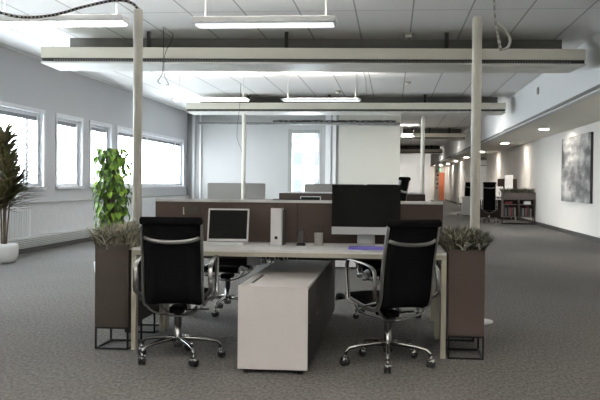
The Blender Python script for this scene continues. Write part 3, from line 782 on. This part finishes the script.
tag(grass(-.48, .47, .02, .38, .975, .19, 'grass_olive', 900, random.Random(9)).build('shelf_grass', loc=(3.90, 28.5, 0)), 'dark green grass on top of the brown shelf unit by the right wall', 'grass', kind='stuff')
rng = random.Random(2); x = -.44
cols = ['cable_dark', 'cable_grey', 'taupe_light', 'paper', 'cable_dark', 'orange', 'cable_grey', 'black', 'cable_dark']
M['red_dark'] = mat('red_dark', (.14, .02, .02), .6)
i = 0
while x < .42:
    w_ = rng.uniform(.035, .07)
    if not (-.08 < x < .03):
        h_ = rng.uniform(.24, .33); k = ['cable_dark', 'gap_grey', 'black', 'taupe_light', 'red_dark', 'cable_dark', 'gap_grey'][i % 7]
        tag(MB().box(0, w_ - .006, 0, .22, 0, h_, k, .003).build('binder', loc=(3.90 + x, 28.56, .24)), 'upright binder on the lower board of the brown shelf unit', 'binder', 'binders in the shelf unit')
        i += 1
    x += w_
tag(MB().box(0, .20, 0, .2, 0, .10, 'paper', .004).build('storage_box', loc=(4.10, 28.58, .62)), 'small pale box on the upper board of the brown shelf unit', 'box')
tag(MB().box(0, .22, 0, .2, 0, .08, 'red_dark', .004).build('storage_box', loc=(3.52, 28.58, .62)), 'small dark red box on the upper board of the brown shelf unit', 'box')

t = root('desk', 'distant desk by the right wall with brown modesty panel', 'desk', (3.25, 32.2, 0))
MB().box(-.45, 1.08, -.8, .4, .71, .74, 'desk_white', .003).build('desktop', t)
for x, y in ((-.44, -.78), (.96, -.78), (-.44, .36), (.96, .36)): MB().box(x, x + .04, y, y + .04, 0, .709, 'cream').build('leg', t)
MB().box(-.38, .94, .2, .22, .06, .70, 'taupe').build('modesty_panel', t)
tag(MB().box(0, .68, 0, .03, .0, 1.44, 'taupe', .01).build('floor_screen', loc=(4.05 - .30, 32.7, 0)), 'brown screen panel showing above the shelf unit grass', 'desk screen')
t = root('computer_monitor', 'bright white backed monitor above the shelf unit by the right wall', 'monitor', (3.72, 29.9, .74))
MB().box(-.14, .14, 0, .025, .32, .82, 'paper', .01).build('housing', t)
MB().box(-.03, .03, .026, .05, 0, .55, 'paper', .003).box(-.1, .1, -.06, .12, 0, .01, 'paper').build('stand', t)
t.location.y = 31.7; t.location.x = 4.02
t = root('computer_monitor', 'slanted white monitor just right of the distant chair', 'monitor', (3.72, 31.6, .74), R_(40))
MB().box(-.25, .25, 0, .025, .08, .44, 'paper', .01, T=Matrix.Rotation(R_(-14), 4, 'X')).build('housing', t)
MB().box(-.03, .03, .026, .05, 0, .25, 'silver', .003).box(-.1, .1, -.06, .12, 0, .01, 'silver').build('stand', t)
t = root('drawer_pedestal', 'white pedestal cabinet standing just left of the near right pole, far back', 'cabinet', (2.86, 35.4, 0))
MB().box(-.12, .22, 0, .6, .03, .76, 'metal_white', .005).build('body', t)
for z in (.05, .29, .53): MB().box(-.11, .21, -.012, -.0005, z, z + .22, 'metal_white', .003).build('drawer', t)
MB().box(-.1, .2, .03, .57, 0, .03, 'black').build('plinth', t)
t = root('exit_sign', 'small green exit sign hanging at the far corridor end', 'exit sign', (3.02, 60., 2.12))
MB().box(-.14, .14, 0, .03, 0, .15, 'green_sign', .005).build('body', t)
MB().box(.03, .09, -.004, -.0005, .03, .12, 'paper').add([(-.10, -.003, .075), (-.05, -.003, .11), (-.05, -.003, .04)], [(0, 1, 2)], 'paper').box(-.05, .0, -.004, -.0005, .065, .085, 'paper').build('pictogram', t)
MB().tube([(0, .015, .15), (0, .015, SZ - 2.10)], .006, 'cable_grey', 6).build('hanger', t)
tag(MB().box(2.72, 2.98, 58.0, 58.3, 0, SZ, 'soffit').build('pillar'), 'pale pillar beside the exit sign at the far corridor end', 'pillar')
b = MB()
for i, (z, w_) in enumerate(((2.0, .09), (1.75, .14), (1.5, .1), (1.2, .12), (.95, .1))): b.box(2.80 + .03 * (i % 2), 2.80 + .03 * (i % 2) + w_, 57.985, 57.999, z, z + .12, 'red_dark' if i % 2 else 'orange')
tag(b.build('notice'), 'reddish notices pinned down the pale pillar near the exit sign', 'notices')

# ------------------------------------------------------------------ outside
def building(label, loc, rot, w, h, nx, nz, wd, ht=1.5):
    t = root('building', label, 'building', loc, rot)
    MB().box(-w / 2, w / 2, 0, 6, -8, h, 'facade').build('wall', t)
    for i in range(nx):
        for j in range(nz):
            x = -w / 2 + (i + .5) * w / nx; z = -6 + (j + .5) * (h + 5) / nz
            MB().box(x - wd / 2, x + wd / 2, -.05, -.001, z, z + ht, 'facade_window').build('window', t)
building('pale office facade seen faintly through the long left window', (-38, 50, 0), R_(75), 46, 6, 16, 5, 1.2, 1.3)
building('pale facade with window rows seen through the tall back window', (-6.5, 62, 0), R_(6), 16, 10, 11, 8, .62, .95)
struct(MB().box(-160, XL - .6, -80, 200, -8.2, -8, 'bounce_ground').box(-60, -.5, 75, 200, -8.2, -8, 'bounce_ground').build('ground'))

# far part of the floor plan beyond the back wall is open on the right only: close the light well
# ------------------------------------------------------------------ world and lights
w = bpy.data.worlds.new('World'); S.world = w; w.use_nodes = True
N = w.node_tree.nodes; L = w.node_tree.links
bg = N['Background']; bg.inputs['Color'].default_value = (.92, .96, 1., 1); bg.inputs['Strength'].default_value = 9.5
def portal(x, y, z, sx, sy, rot):
    l = bpy.data.lights.new('window_daylight', 'AREA'); l.shape = 'RECTANGLE'; l.size = sx; l.size_y = sy; l.cycles.is_portal = True
    o = bpy.data.objects.new('window_daylight', l); COL.objects.link(o); o.location = (x, y, z); o.rotation_euler = rot
for a, c in wins: portal(XL - .2, (a + c) / 2, (WZ0 + WZ1) / 2, WZ1 - WZ0, c - a, (0, -PI / 2, 0))
portal((wx0 + wx1) / 2, YB + .15, (wz0 + wz1) / 2, wx1 - wx0, wz1 - wz0, (-PI / 2, 0, 0))
vs = S.view_settings; vs.view_transform = 'Standard'; vs.look = 'None'; vs.gamma = 1; vs.use_curve_mapping = False; vs.exposure = 1.53
S.cycles.max_bounces = 10; S.cycles.diffuse_bounces = 6; S.cycles.transparent_max_bounces = 12
S.cycles.use_denoising = True; S.cycles.sample_clamp_indirect = 6
bpy.context.view_layer.update()
